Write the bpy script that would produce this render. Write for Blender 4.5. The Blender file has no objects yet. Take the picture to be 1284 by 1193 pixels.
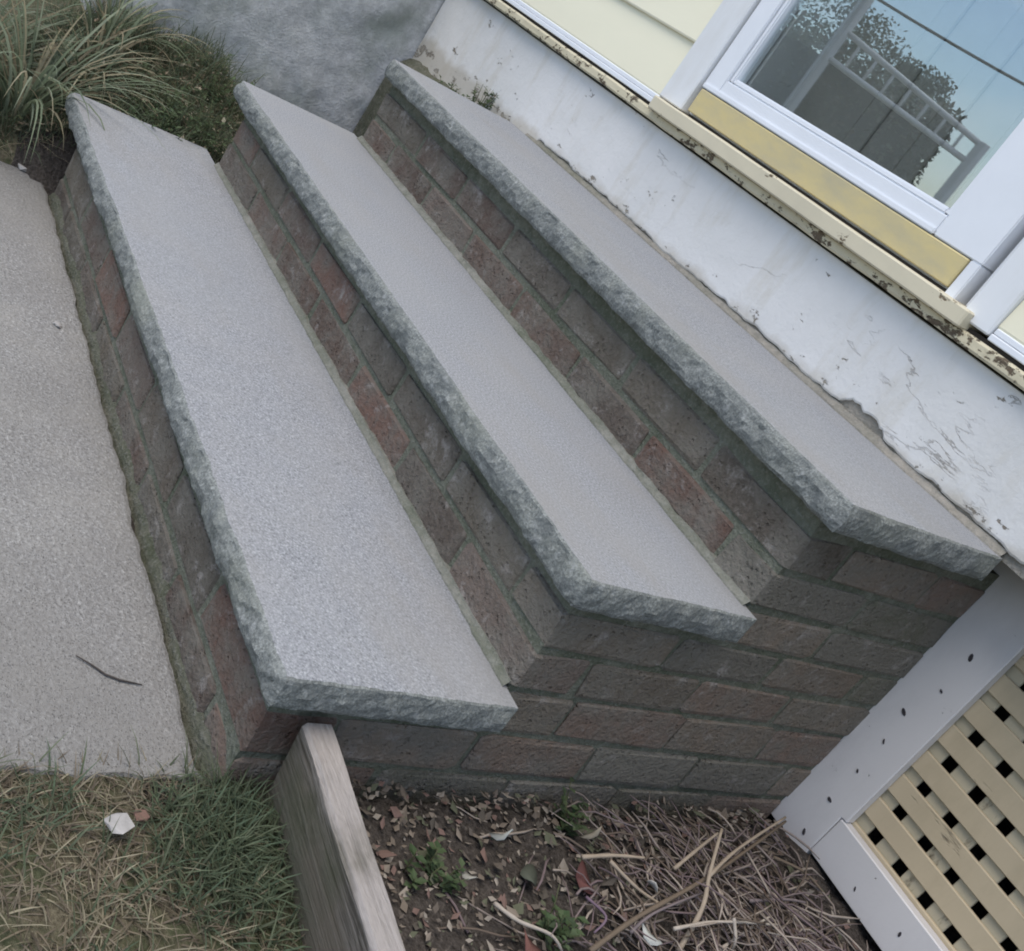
import bpy, bmesh, math, random
import numpy as np
from mathutils import Vector, Matrix, noise
rnd = random.Random(7)
R_ = math.radians

# ------------------------------------------------------------------ camera, sky, sun, exposure
SC = bpy.context.scene
COL = SC.collection
PW, PH = 1284, 1193
F = 1383.29
CAM = Vector((0.76489, -0.66788, 0.90515))
PPX, PPY = PW/2-148.1, PH/2-106.2
RM = Matrix(((0.35004168, 0.78661179, 0.50863810), (0.56418905, 0.25641551, -0.78481960), (-0.74777105, 0.56168762, -0.35404164)))
cd = bpy.data.cameras.new('camera'); cam = bpy.data.objects.new('camera', cd); COL.objects.link(cam)
m3 = Matrix((RM[0], -RM[1], -RM[2])).transposed()
cam.matrix_world = Matrix.Translation(CAM) @ m3.to_4x4()
cd.sensor_width = 36; cd.sensor_fit = 'HORIZONTAL'; cd.lens = F/PW*36
cd.shift_x = 148.1/PW; cd.shift_y = -106.2/PW
cd.clip_start = 0.02; cd.clip_end = 2000
SC.camera = cam

SUN_DIR = Vector((0.02, -0.32, 0.90)).normalized()          # towards the sun
w = bpy.data.worlds.new('World'); SC.world = w; w.use_nodes = True
wn = w.node_tree.nodes; wl = w.node_tree.links
sky = wn.new('ShaderNodeTexSky'); sky.sky_type = 'NISHITA'; sky.sun_disc = False
sky.sun_elevation = math.asin(SUN_DIR.z); sky.sun_rotation = math.atan2(SUN_DIR.x, SUN_DIR.y)
sky.air_density = 1.0; sky.dust_density = 0.6; sky.ozone_density = 1.0
tc = wn.new('ShaderNodeTexCoord'); cm = wn.new('ShaderNodeMapping'); cm.inputs['Scale'].default_value = (1, 1, 2.2); wl.new(tc.outputs['Generated'], cm.inputs[0])
cn = wn.new('ShaderNodeTexNoise'); cn.inputs['Scale'].default_value = 3.5; cn.inputs['Detail'].default_value = 7; cn.inputs['Roughness'].default_value = .6; wl.new(cm.outputs[0], cn.inputs['Vector'])
cr = wn.new('ShaderNodeValToRGB'); cr.color_ramp.elements[0].position = .44; cr.color_ramp.elements[1].position = .68; wl.new(cn.outputs['Fac'], cr.inputs[0])
cs = wn.new('ShaderNodeMath'); cs.operation = 'MULTIPLY'; cs.inputs[1].default_value = .65; wl.new(cr.outputs[0], cs.inputs[0])
cx_ = wn.new('ShaderNodeMix'); cx_.data_type = 'RGBA'; wl.new(cs.outputs[0], cx_.inputs[0]); wl.new(sky.outputs[0], cx_.inputs[6]); cx_.inputs[7].default_value = (7.0, 7.1, 7.3, 1)
wl.new(cx_.outputs[2], wn['Background'].inputs['Color']); wn['Background'].inputs['Strength'].default_value = 0.115
sl = bpy.data.lights.new('sun', 'SUN'); sl.energy = 1.5; sl.angle = R_(48); sl.color = (1.0, 0.925, 0.80)
so = bpy.data.objects.new('sun', sl); COL.objects.link(so); so.location = (-3, -4, 8)
so.rotation_euler = (-SUN_DIR).to_track_quat('-Z', 'Y').to_euler()
SC.render.engine = 'CYCLES'; SC.cycles.filter_width = 1.9; SC.cycles.max_bounces = 7; SC.cycles.diffuse_bounces = 3; SC.cycles.transparent_max_bounces = 8
SC.view_settings.view_transform = 'Standard'; SC.view_settings.look = 'None'
SC.view_settings.exposure = 0.92; SC.view_settings.gamma = 1.0; SC.view_settings.use_curve_mapping = False

# ------------------------------------------------------------------ helpers
def pix(u, v, ax, val):
    """the point where the sight line of photo pixel (u, v) meets the plane ax = val"""
    r = RM.transposed() @ Vector(((u-PPX)/F, (v-PPY)/F, 1))
    i = 'xyz'.index(ax)
    return CAM + r*((val-CAM[i])/r[i])

def tag(o, label=None, cat=None, group=None, kind=None):
    if label: o['label'] = label
    if cat: o['category'] = cat
    if group: o['group'] = group
    if kind: o['kind'] = kind
    return o

def put(o, parent):
    if parent is not None:
        o.parent = parent
        loc = parent.matrix_basis.translation
        if parent.parent is not None: loc = loc*0 + parent.matrix_basis.translation
        if parent.type == 'EMPTY': o.matrix_parent_inverse = parent.matrix_basis.inverted()
    return o

def link(name, me, mat=None, parent=None):
    o = bpy.data.objects.new(name, me); COL.objects.link(o)
    if mat is not None and len(me.materials) == 0: me.materials.append(mat)
    return put(o, parent)

def meshobj(name, V, Fc, mat, parent=None, smooth=False, cols=None):
    me = bpy.data.meshes.new(name)
    me.from_pydata([tuple(v) for v in V], [], Fc); me.update()
    if smooth: me.shade_smooth()
    if cols is not None:
        a = me.color_attributes.new('tint', 'FLOAT_COLOR', 'POINT')
        arr = np.ones((len(V), 4), np.float32); arr[:, :3] = np.array(cols, np.float32); a.data.foreach_set('color', arr.ravel())
    return link(name, me, mat, parent)

def empty(name, loc):
    o = bpy.data.objects.new(name, None); COL.objects.link(o); o.location = loc; o.empty_display_size = .1
    return o

def boxmesh(name, lo, hi, mat, parent=None, bev=0.002, seg=1, wob=0.0):
    bm = bmesh.new(); bmesh.ops.create_cube(bm, size=1)
    lo, hi = Vector(lo), Vector(hi)
    for v in bm.verts:
        v.co = Vector([lo[i]+(v.co[i]+.5)*(hi[i]-lo[i]) for i in range(3)])
    if wob:                                               # long boards: cut lengthwise and let the edges wander
        ax = max(range(3), key=lambda i: hi[i]-lo[i]); n = max(4, int((hi[ax]-lo[ax])/.05))
        es = [e for e in bm.edges if abs((e.verts[0].co-e.verts[1].co)[ax]) > .9*(hi[ax]-lo[ax])]
        bmesh.ops.subdivide_edges(bm, edges=es, cuts=n, use_grid_fill=True)
    if bev: bmesh.ops.bevel(bm, geom=[e for e in bm.edges if e.calc_face_angle(0) > .5], offset=bev, segments=seg, affect='EDGES', profile=.5)
    if wob:
        for v in bm.verts: v.co += noise.noise_vector(v.co*9)*wob + noise.noise_vector(v.co*40)*wob*.4
    bmesh.ops.recalc_face_normals(bm, faces=bm.faces)
    me = bpy.data.meshes.new(name); bm.to_mesh(me); bm.free()
    return link(name, me, mat, parent)

def tube(V, Fc, pts, rads, n=5):
    b = len(V); up = Vector((0.3, 0.2, 1))
    for i, p in enumerate(pts):
        t = (pts[min(i+1, len(pts)-1)]-pts[max(i-1, 0)]).normalized()
        a = t.cross(up); a = a.normalized() if a.length > 1e-4 else Vector((1, 0, 0)); c = t.cross(a)
        for k in range(n):
            an = 2*math.pi*k/n; V.append(p+(a*math.cos(an)+c*math.sin(an))*rads[i])
    for i in range(len(pts)-1):
        for k in range(n):
            Fc.append((b+i*n+k, b+i*n+(k+1) % n, b+(i+1)*n+(k+1) % n, b+(i+1)*n+k))
    Fc.append(tuple(b+k for k in range(n))[::-1]); Fc.append(tuple(b+(len(pts)-1)*n+k for k in range(n)))

# ------------------------------------------------------------------ materials
class NT:
    def __init__(s, name):
        s.m = bpy.data.materials.new(name); s.m.use_nodes = True
        s.t = s.m.node_tree; s.b = s.t.nodes['Principled BSDF']; s.out = s.t.nodes['Material Output']
        s.geo = s.t.nodes.new('ShaderNodeNewGeometry'); s.pos = s.geo.outputs['Position']
    def n(s, typ, **kw):
        nd = s.t.nodes.new(typ)
        for k, v in kw.items(): setattr(nd, k, v)
        return nd
    def put(s, sock, v):
        if isinstance(v, bpy.types.NodeSocket): s.t.links.new(v, sock)
        elif isinstance(v, (tuple, list)): sock.default_value = tuple(v)+((1,) if len(v) == 3 and sock.type == 'RGBA' else ())
        else: sock.default_value = v
    def noise(s, scale, detail=4, rough=.55, vec=None, stretch=None, dist=0):
        nd = s.n('ShaderNodeTexNoise'); v = vec or s.pos
        if stretch:
            mp = s.n('ShaderNodeMapping'); s.t.links.new(v, mp.inputs[0]); mp.inputs['Scale'].default_value = stretch; v = mp.outputs[0]
        s.t.links.new(v, nd.inputs['Vector']); nd.inputs['Scale'].default_value = scale
        nd.inputs['Detail'].default_value = detail; nd.inputs['Roughness'].default_value = rough; nd.inputs['Distortion'].default_value = dist
        return nd.outputs['Fac']
    def vor(s, scale, feature='F1'):
        nd = s.n('ShaderNodeTexVoronoi', feature=feature); s.t.links.new(s.pos, nd.inputs['Vector']); nd.inputs['Scale'].default_value = scale
        return nd
    def ramp(s, fac, stops):
        nd = s.n('ShaderNodeValToRGB'); s.put(nd.inputs[0], fac); e = nd.color_ramp.elements
        while len(e) < len(stops): e.new(.5)
        for i, (p, c) in enumerate(stops):
            e[i].position = p; e[i].color = (c, c, c, 1) if not isinstance(c, (tuple, list)) else tuple(c)+(1,)
        return nd.outputs[0]
    def mix(s, fac, a, b, typ='MIX'):
        nd = s.n('ShaderNodeMix', data_type='RGBA', blend_type=typ); s.put(nd.inputs[0], fac); s.put(nd.inputs[6], a); s.put(nd.inputs[7], b)
        return nd.outputs[2]
    def math(s, op, a, b=0.0):
        nd = s.n('ShaderNodeMath', operation=op, use_clamp=False); s.put(nd.inputs[0], a); s.put(nd.inputs[1], b); return nd.outputs[0]
    def sep(s):
        nd = s.n('ShaderNodeSeparateXYZ'); s.t.links.new(s.pos, nd.inputs[0]); return nd.outputs
    def bump(s, h, dist, strength=1.0, nrm=None):
        nd = s.n('ShaderNodeBump'); s.put(nd.inputs['Height'], h); nd.inputs['Distance'].default_value = dist; nd.inputs['Strength'].default_value = strength
        if nrm is not None: s.t.links.new(nrm, nd.inputs['Normal'])
        return nd.outputs[0]
    def fin(s, col, rough=.85, nrm=None, spec=.3):
        s.put(s.b.inputs['Base Color'], col); s.put(s.b.inputs['Roughness'], rough); s.b.inputs['Specular IOR Level'].default_value = spec
        if nrm is not None: s.t.links.new(nrm, s.b.inputs['Normal'])
        return s.m

def g(v, t=(1, 1, 1)): return (v*t[0], v*t[1], v*t[2])

def m_granite(top):
    s = NT('granite_flamed_top' if top else 'granite_rock_face')
    a = s.noise(300, 3, .7); b = s.noise(120, 3, .6); c = s.noise(7, 4, .6); dd = s.noise(2.2, 3, .5)
    if top:
        col = s.ramp(a, [(.30, (.115, .119, .129)), (.45, (.228, .235, .25)), (.56, (.288, .295, .312)), (.72, (.45, .46, .48))])
        col = s.mix(s.ramp(b, [(.36, .35), (.5, 0)]), col, (.30, .30, .325))
        col = s.mix(s.ramp(c, [(.40, 0), (.70, .35)]), col, (.305, .297, .29))
        col = s.mix(s.ramp(dd, [(.45, 0), (.62, .30)]), col, (.27, .28, .295))
        col = s.mix(s.ramp(s.noise(3.4, 6, .65, stretch=(.5, 1.6, 1)), [(.50, 0), (.70, .5)]), col, (.255, .243, .228))
        col = s.mix(s.ramp(s.noise(11, 6, .75), [(.60, 0), (.72, .35)]), col, (.24, .235, .225))
        h = s.math('ADD', a, s.math('MULTIPLY', b, .8))
        return s.fin(col, .8, s.bump(h, .0012, .55), .25)
    col = s.ramp(a, [(.30, (.10, .108, .103)), (.5, (.195, .206, .198)), (.72, (.33, .342, .33))])
    patch = s.noise(34, 4, .65)
    col = s.mix(s.ramp(patch, [(.36, .65), (.54, 0)]), col, (.12, .13, .13))
    col = s.mix(s.ramp(s.noise(60, 3, .6), [(.58, 0), (.74, .6)]), col, (.38, .39, .39))
    col = s.mix(s.ramp(c, [(.50, 0), (.72, .45)]), col, (.19, .20, .16))
    h = s.math('ADD', s.math('MULTIPLY', s.noise(70, 5, .65), 1.0), s.math('MULTIPLY', a, .35))
    return s.fin(col, .85, s.bump(h, .0045, .8), .25)

def m_brick():
    s = NT('weathered_brick')
    oi = s.n('ShaderNodeObjectInfo')
    base = oi.outputs['Color']
    a = s.noise(48, 5, .7); b = s.noise(14, 5, .65, dist=.2); c = s.noise(150, 3, .6)
    col = s.mix(s.ramp(a, [(.35, 0), (.66, .7)]), base, s.mix(.55, base, (.115, .10, .085)))
    col = s.mix(s.ramp(b, [(.40, 0), (.62, .75)]), col, (.17, .158, .135))                 # smeared mortar haze
    col = s.mix(s.ramp(s.noise(22, 6, .75, dist=.2), [(.56, 0), (.72, .8)]), col, (.34, .315, .295))   # lime bloom
    col = s.mix(s.ramp(s.noise(75, 4, .7), [(.60, 0), (.72, .6)]), col, (.045, .045, .04))
    col = s.mix(s.ramp(c, [(.45, 0), (.8, .35)]), col, (.25, .21, .19))
    pv = s.vor(120); pit = s.ramp(pv.outputs['Distance'], [(.12, 0), (.34, 1)])
    pk = s.ramp(s.noise(33, 4, .7), [(.50, 1), (.62, 0)])
    h = s.math('ADD', s.math('MULTIPLY', s.math('MAXIMUM', pit, pk), .7), s.math('ADD', a, s.math('MULTIPLY', c, .7)))
    return s.fin(col, .92, s.bump(h, .0055, 1.0), .15)

def m_mortar(name, c1, c2, bumpd=.006):
    s = NT(name); a = s.noise(40, 5, .7); b = s.noise(170, 3, .6); c = s.noise(6, 4, .6)
    col = s.mix(s.ramp(a, [(.35, 0), (.65, 1)]), c1, c2)
    col = s.mix(s.ramp(c, [(.45, 0), (.68, .6)]), col, (c1[0]*.55, c1[1]*.62, c1[2]*.5))
    col = s.mix(s.ramp(b, [(.5, 0), (.8, .4)]), col, (.34, .33, .30))
    return s.fin(col, .95, s.bump(s.math('ADD', a, s.math('MULTIPLY', b, .6)), bumpd, .9), .1)

def m_walk():
    s = NT('worn_concrete')
    a = s.noise(190, 4, .75); b = s.noise(75, 4, .7); c = s.noise(5, 5, .6); d = s.noise(1.6, 4, .6)
    col = s.ramp(a, [(.3, (.09, .087, .083)), (.46, (.25, .243, .235)), (.58, (.33, .322, .312)), (.72, (.56, .55, .53))])
    col = s.mix(s.ramp(b, [(.40, .55), (.56, 0)]), col, (.22, .21, .20))
    col = s.mix(s.ramp(c, [(.44, 0), (.66, .5)]), col, (.33, .315, .29))
    col = s.mix(s.ramp(d, [(.40, 0), (.60, .6)]), col, (.20, .19, .178))
    v = s.vor(260); pit = s.ramp(v.outputs['Distance'], [(.05, 0), (.30, 1)])
    h = s.math('ADD', s.math('MULTIPLY', a, .8), s.math('ADD', b, s.math('MULTIPLY', pit, .5)))
    return s.fin(col, .92, s.bump(h, .0035, .9), .15)

def m_paint(name, paint, under, lo, hi, scale=30, rough=.5, grime=None, z0=None, stretch=None, bd=.0012, mottle=.10):
    """flaking paint: paint over a bare layer, more bare where the noise is high (and towards the worn lower edge z0)"""
    s = NT(name)
    a = s.noise(scale, 5, .7, stretch=stretch); f = a
    if z0 is not None:
        z = s.sep()[2]; nd = s.n('ShaderNodeMapRange'); s.put(nd.inputs[0], z); nd.inputs[1].default_value = z0[0]; nd.inputs[2].default_value = z0[1]; nd.inputs[3].default_value = z0[2]; nd.inputs[4].default_value = 0
        f = s.math('ADD', a, nd.outputs[0])
    msk = s.ramp(f, [(lo, 0), (hi, 1)])
    pc = s.mix(s.ramp(s.noise(4, 4, .6), [(.38, 0), (.68, mottle*3)]), paint, tuple(p*.86 for p in paint))
    if grime: pc = s.mix(s.ramp(s.noise(9, 5, .65, stretch=(1, 1, .35)), [(.48, 0), (.75, .55)]), pc, grime)
    uc = s.mix(s.ramp(s.noise(60, 4, .7), [(.35, 0), (.65, 1)]), under, tuple(u*.55 for u in under))
    col = s.mix(msk, pc, uc)
    h = s.math('SUBTRACT', s.math('MULTIPLY', s.noise(120, 3, .6), .25), msk)
    return s.fin(col, s.mix(msk, (rough,)*3, (.95,)*3), s.bump(h, bd, .9), .3)

def m_foundation():
    s = NT('white_masonry_paint')
    a = s.noise(30, 6, .75, stretch=(.55, 1, 1)); x, y, z = s.sep()
    nd = s.n('ShaderNodeMapRange'); s.put(nd.inputs[0], z); nd.inputs[1].default_value = .605; nd.inputs[2].default_value = .68; nd.inputs[3].default_value = .10; nd.inputs[4].default_value = 0
    chip = s.ramp(s.math('ADD', a, nd.outputs[0]), [(.665, 0), (.685, 1)])
    c1 = s.noise(11, 6, .6, stretch=(.42, 1, 1.5), dist=.5); cr = s.math('ABSOLUTE', s.math('SUBTRACT', c1, .5))
    c2 = s.noise(3.2, 3, .5); zone = s.ramp(s.math('ADD', c2, s.math('MULTIPLY', x, .05)), [(.53, 0), (.60, 1)])
    crack = s.math('MULTIPLY', s.ramp(cr, [(.0035, 1), (.0075, 0)]), zone)
    pc = s.mix(s.ramp(s.noise(5, 5, .65), [(.38, 0), (.66, .5)]), (.675, .665, .655), (.56, .555, .535))
    pc = s.mix(s.ramp(s.noise(13, 5, .7, stretch=(1, 1, .3)), [(.52, 0), (.76, .6)]), pc, (.50, .46, .38))
    nd2 = s.n('ShaderNodeMapRange'); s.put(nd2.inputs[0], s.math('ADD', z, s.math('MULTIPLY', s.math('SUBTRACT', s.noise(14, 4, .6), .5), .06))); nd2.inputs[1].default_value = .636; nd2.inputs[2].default_value = .612
    pc = s.mix(s.math('MULTIPLY', nd2.outputs[0], .55), pc, (.36, .31, .23))                    # splash dirt along the tread
    uc = s.mix(s.ramp(s.noise(60, 4, .7), [(.35, 0), (.65, 1)]), (.33, .30, .25), (.20, .175, .145))
    col = s.mix(s.math('MULTIPLY', crack, .5), s.mix(chip, pc, uc), (.25, .22, .19))
    h = s.math('SUBTRACT', s.math('ADD', s.math('MULTIPLY', s.noise(110, 4, .65), .45), s.math('MULTIPLY', s.noise(16, 4, .6), .9)), s.math('ADD', chip, crack))
    return s.fin(col, .65, s.bump(h, .0022, .9), .25)

def m_plain(name, c, rough=.6, var=.12, scale=20, bd=.0004, bs=60, spec=.3, stretch=None, c2=None):
    s = NT(name); a = s.noise(scale, 5, .65, stretch=stretch)
    col = s.mix(s.ramp(a, [(.35, 0), (.68, 1)]), c, c2 or tuple(x*(1-var) for x in c))
    return s.fin(col, rough, s.bump(s.noise(bs, 4, .6, stretch=stretch), bd, .8), spec)

def m_tint(name, rough=.75, trans=.0):
    s = NT(name); at = s.n('ShaderNodeVertexColor', layer_name='tint')
    col = s.mix(s.ramp(s.noise(90, 3, .6), [(.35, 0), (.7, .35)]), at.outputs[0], s.mix(.5, at.outputs[0], (.03, .03, .02)))
    m = s.fin(col, rough, None, .25)
    if trans:
        tr = s.n('ShaderNodeBsdfTranslucent'); s.put(tr.inputs[0], col); mx = s.n('ShaderNodeMixShader'); mx.inputs[0].default_value = trans
        s.t.links.new(s.b.outputs[0], mx.inputs[1]); s.t.links.new(tr.outputs[0], mx.inputs[2]); s.t.links.new(mx.outputs[0], s.out.inputs[0])
    return m

def m_ground():
    s = NT('lawn_and_soil')
    a = s.noise(28, 5, .7); b = s.noise(140, 4, .7); c = s.noise(3, 4, .6)
    soil = s.ramp(b, [(.3, (.035, .03, .027)), (.55, (.085, .073, .065)), (.75, (.15, .13, .115))])
    thatch = s.ramp(b, [(.3, (.07, .058, .04)), (.5, (.16, .138, .095)), (.72, (.28, .245, .17))])
    lawn = s.mix(s.ramp(a, [(.4, 0), (.6, .8)]), thatch, (.055, .075, .035))
    lawn = s.mix(s.ramp(c, [(.42, 0), (.66, .45)]), lawn, (.10, .085, .055))
    x, y, z = s.sep()
    bed = s.math('MULTIPLY', s.math('MULTIPLY', s.math('GREATER_THAN', x, -.05), s.math('LESS_THAN', x, 1.6)),
                 s.math('MULTIPLY', s.math('GREATER_THAN', y, .06), s.math('LESS_THAN', y, 4)))
    strip = s.math('MULTIPLY', s.math('MULTIPLY', s.math('LESS_THAN', x, .03), s.math('GREATER_THAN', x, -1.9)), s.math('GREATER_THAN', y, -.09))
    col = s.mix(s.math('MAXIMUM', bed, strip), lawn, soil)
    return s.fin(col, .95, s.bump(s.math('ADD', a, b), .012, .9), .1)

def m_glass():
    s = NT('door_glass'); s.t.nodes.remove(s.b)
    gl = s.n('ShaderNodeBsdfGlossy'); gl.inputs['Roughness'].default_value = 0.0; gl.inputs['Color'].default_value = (.82, .92, 1.0, 1)
    tr = s.n('ShaderNodeBsdfTransparent'); tr.inputs[0].default_value = (.93, .95, .94, 1)
    lw = s.n('ShaderNodeLayerWeight'); lw.inputs['Blend'].default_value = .5
    fr = s.n('ShaderNodeMath', operation='ADD'); s.put(fr.inputs[0], s.math('MULTIPLY', s.math('POWER', lw.outputs['Facing'], 5), .8)); fr.inputs[1].default_value = .19
    mx = s.n('ShaderNodeMixShader'); s.t.links.new(fr.outputs[0], mx.inputs[0]); s.t.links.new(tr.outputs[0], mx.inputs[1]); s.t.links.new(gl.outputs[0], mx.inputs[2])
    s.t.links.new(mx.outputs[0], s.out.inputs[0]); return s.m

def m_oldwood():
    s = NT('grey_weathered_wood')
    a = s.noise(26, 6, .75, stretch=(.07, 1.6, 1.6), dist=.3); b = s.noise(95, 5, .75, stretch=(.05, 1.6, 1.6)); c = s.noise(7, 4, .6)
    col = s.ramp(a, [(.3, (.10, .085, .07)), (.5, (.21, .185, .16)), (.7, (.33, .30, .28))])
    col = s.mix(s.ramp(b, [(.40, .85), (.52, 0)]), col, (.06, .052, .042))
    z = s.sep()[2]; nd = s.n('ShaderNodeMapRange'); s.put(nd.inputs[0], s.math('ADD', z, s.math('MULTIPLY', s.math('SUBTRACT', c, .5), .13)))
    nd.inputs[1].default_value = .118; nd.inputs[2].default_value = .085
    col = s.mix(s.math('MULTIPLY', nd.outputs[0], .72), col, s.mix(s.ramp(c, [(.4, 0), (.6, 1)]), (.10, .10, .065), (.16, .135, .105)))          # green algae below the bleached top edge
    nd2 = s.n('ShaderNodeMapRange'); s.put(nd2.inputs[0], s.math('ADD', z, s.math('MULTIPLY', s.math('SUBTRACT', c, .5), .03))); nd2.inputs[1].default_value = .118; nd2.inputs[2].default_value = .126
    col = s.mix(s.math('MULTIPLY', nd2.outputs[0], .75), col, (.43, .39, .37))
    return s.fin(col, .9, s.bump(s.math('ADD', a, b), .005, 1.0), .15)

M = dict(
    granite=m_granite(True), rock=m_granite(False), brick=m_brick(),
    mortar=m_mortar('old_mortar', (.115, .122, .093), (.18, .183, .147), .009),
    fillet=m_mortar('mortar_fillet', (.17, .17, .14), (.25, .24, .21)),
    mossy=m_mortar('mossy_dirt', (.095, .098, .070), (.15, .145, .115), .010),
    walk=m_walk(), ground=m_ground(), glass=m_glass(), oldwood=m_oldwood(),
    skin=m_foundation(),
    barewall=m_mortar('bare_foundation', (.22, .205, .175), (.33, .30, .26)),
    sill=m_paint('flaking_cream_paint', (.60, .54, .39), (.17, .13, .09), .56, .60, 46, .6, (.40, .35, .24), None, (.6, 1, 1), .003),
    thresh=m_paint('cream_threshold_paint', (.62, .56, .42), (.22, .17, .11), .63, .67, 30, .55, (.52, .47, .36), None, (.5, 1, 1), .001),
    siding=m_plain('cream_siding', (.82, .775, .60), .45, .05, 6, .0003, 30, .35, (.25, 1, 1)),
    vinyl=m_plain('white_trim', (.78, .80, .84), .35, .05, 7, .0002, 40, .4),
    casing=m_paint('white_casing_paint', (.76, .77, .785), (.34, .30, .24), .72, .76, 26, .45, (.60, .585, .55), None, (1, 1, .5), .0008),
    kick=m_plain('yellow_kick_plate', (.62, .51, .25), .5, .0, 14, .0006, 40, .3, (.5, 1, 1), (.47, .415, .27)),
    lattpaint=m_paint('white_frame_paint', (.67, .645, .64), (.25, .22, .20), .68, .73, 30, .5, (.50, .48, .48), None, None, .001),
    slat=m_paint('cream_lattice', (.56, .46, .315), (.20, .16, .11), .64, .72, 26, .6, (.34, .28, .18), None, (.25, 1, 1), .001),
    slat_shaded=m_paint('cream_lattice_shaded', (.49, .43, .31), (.18, .15, .10), .60, .70, 26, .6, (.33, .29, .20), None, (1, 1, .3), .001),  # slat cream darkened, painting in the shade behind the front slats
    nail=m_plain('dark_nail', (.05, .045, .05), .6, .3),
    dark=m_plain('dark_timber_and_shade', (.05, .042, .035), .9, .3),  # timber, and dark fill standing for shade under door and porch
    interior=m_plain('interior_wall', (.10, .095, .09), .8, .3, 3),
    inner=m_plain('veil_panel_paint', (.36, .35, .33), .6, .25, 3),  # mid tone for the panel added to veil the dark glass
    conc=m_mortar('grey_rough_concrete', (.47, .465, .465), (.66, .65, .645), .004),
    leaf=m_tint('leaf_tints', .65, .42), litter=m_tint('litter_tints', .85), stone=m_plain('pale_stone', (.42, .40, .385), .85, .35, 40, .002, 60),
    redstone=m_plain('brick_chip', (.19, .115, .09), .9, .3, 40, .003, 60),
    railm=m_plain('pale_rail_paint', (.80, .76, .74), .5, .1), shed=m_plain('brown_board', (.13, .105, .09), .8, .3, 5, .002, 30, .2, (4, 4, .3)),
    roof=m_plain('dark_shingle', (.06, .055, .05), .9, .3, 9, .004, 40), bark=m_plain('bark', (.10, .08, .06), .95, .4, 20, .01, 30), wire=m_plain('black_cable', (.02, .02, .022), .6, .1),
)

def fbm(p, o=4): return noise.fractal(p, 1.0, 2.0, o)

# ------------------------------------------------------------------ measured plan of the place (metres)
Y2, Y3, YH = 0.309, 0.596, 0.947
Z1, Z2, Z3 = 0.201, 0.400, 0.604
T = 0.043
YB = 1.0605                                   # back end of the brick side wall
J = [-.035, .047, .124, .201, .270, .335, .400, .467, .536]      # bed joints

def gz(x, y):
    """height of the ground"""
    p = Vector((x, y, 0))
    far = max(0, min(1, (math.hypot(x+.5, y)-4)/10))
    z = .006*fbm(p*7)*(1-far)+.004*fbm(p*25, 3)*(1-far)
    def sst(a, b, t): t = max(0, min(1, (t-a)/(b-a))); return t*t*(3-2*t)
    if x < -1.58:                                                  # bank left of the steps climbs to the house
        k = sst(-1.60, -1.72, x)
        z += k*(.02+.13*sst(-.25, .12, y)+.04*sst(.1, .5, y)+.13*sst(-1.75, -2.12, x)*sst(-.15, .1, y)*(1-sst(.33, .62, y)))
    elif x < 0.0 and y > -.03: z -= .012
    if x >= 0.0 and y > .07: z += .018+.012*fbm(p*16)
    if -1.63 < x < -.03 and y < -.07: z -= .06                      # under the walkway slab
    if -1.55 < x < -.03 and y > .05: z -= .06                       # under the steps
    if y > 1.15 and -2.1 < x < 1.4: z -= .02
    return z-.006

# ground sheet: fine by the steps, coarse out to the horizon
def axis(lo, hi, step, ext):
    a = list(np.arange(lo, hi+1e-6, step)); s = step
    l, r = [], []
    v = lo
    while v > -ext: s *= 1.5; v -= s; l.append(v)
    s = step; v = hi
    while v < ext: s *= 1.5; v += s; r.append(v)
    return l[::-1]+a+r
xs = axis(-2.7, 1.2, .025, 600); ys = axis(-1.0, 1.4, .025, 600)
V = [(x, y, gz(x, y)) for y in ys for x in xs]
nx = len(xs)
Fc = [(j*nx+i, j*nx+i+1, (j+1)*nx+i+1, (j+1)*nx+i) for j in range(len(ys)-1) for i in range(nx-1)]
tag(meshobj('ground', V, Fc, M['ground'], smooth=True), 'soil and patchy lawn around the steps', kind='structure')

# concrete walkway with crumbled edges
def walkway():
    x0, x1, y0, y1 = -1.665, .0, -5.0, -.014
    loop = []
    def edge(a, b, n, nrm):
        for i in range(n):
            p = Vector(a).lerp(Vector(b), i/n); q = Vector((p.x, p.y, 0))
            dd = .007*fbm(q*6)+.0035*fbm(q*28, 3)
            dd *= 2.2 if nrm[0] > 0 else 1; loop.append((p.x+nrm[0]*dd, p.y+nrm[1]*dd))
    edge((x0, y1), (x1, y1), 160, (0, 1)); edge((x1, y1), (x1, y0), 200, (1, 0)); edge((x1, y0), (x0, y0), 6, (0, -1)); edge((x0, y0), (x0, y1), 60, (-1, 0))
    n = len(loop); V = []; Fc = []
    cx, cy = (x0+x1)/2, (y0+y1)/2
    for k, (ins, z) in enumerate([(0, -.07), (0, -.008), (.003, -.002), (.009, .0)]):
        for (x, y) in loop:
            ux = -1 if x < x0+.03 else (1 if x > x1-.03 else 0); uy = -1 if y < y0+.03 else (1 if y > y1-.03 else 0)
            V.append((x-ux*ins, y-uy*ins, z+(.0015*fbm(Vector((x, y, 3))*20) if k > 0 else 0)))
    for k in range(3):
        for i in range(n): Fc.append((k*n+i, k*n+(i+1) % n, (k+1)*n+(i+1) % n, (k+1)*n+i))
    Fc.append(tuple(range(3*n, 4*n)))
    Fc = [f[::-1] for f in Fc]
    o = meshobj('walkway', V, Fc, M['walk']); return tag(o, 'worn grey concrete walkway slab in front of the steps', kind='structure')
walkway()

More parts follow.
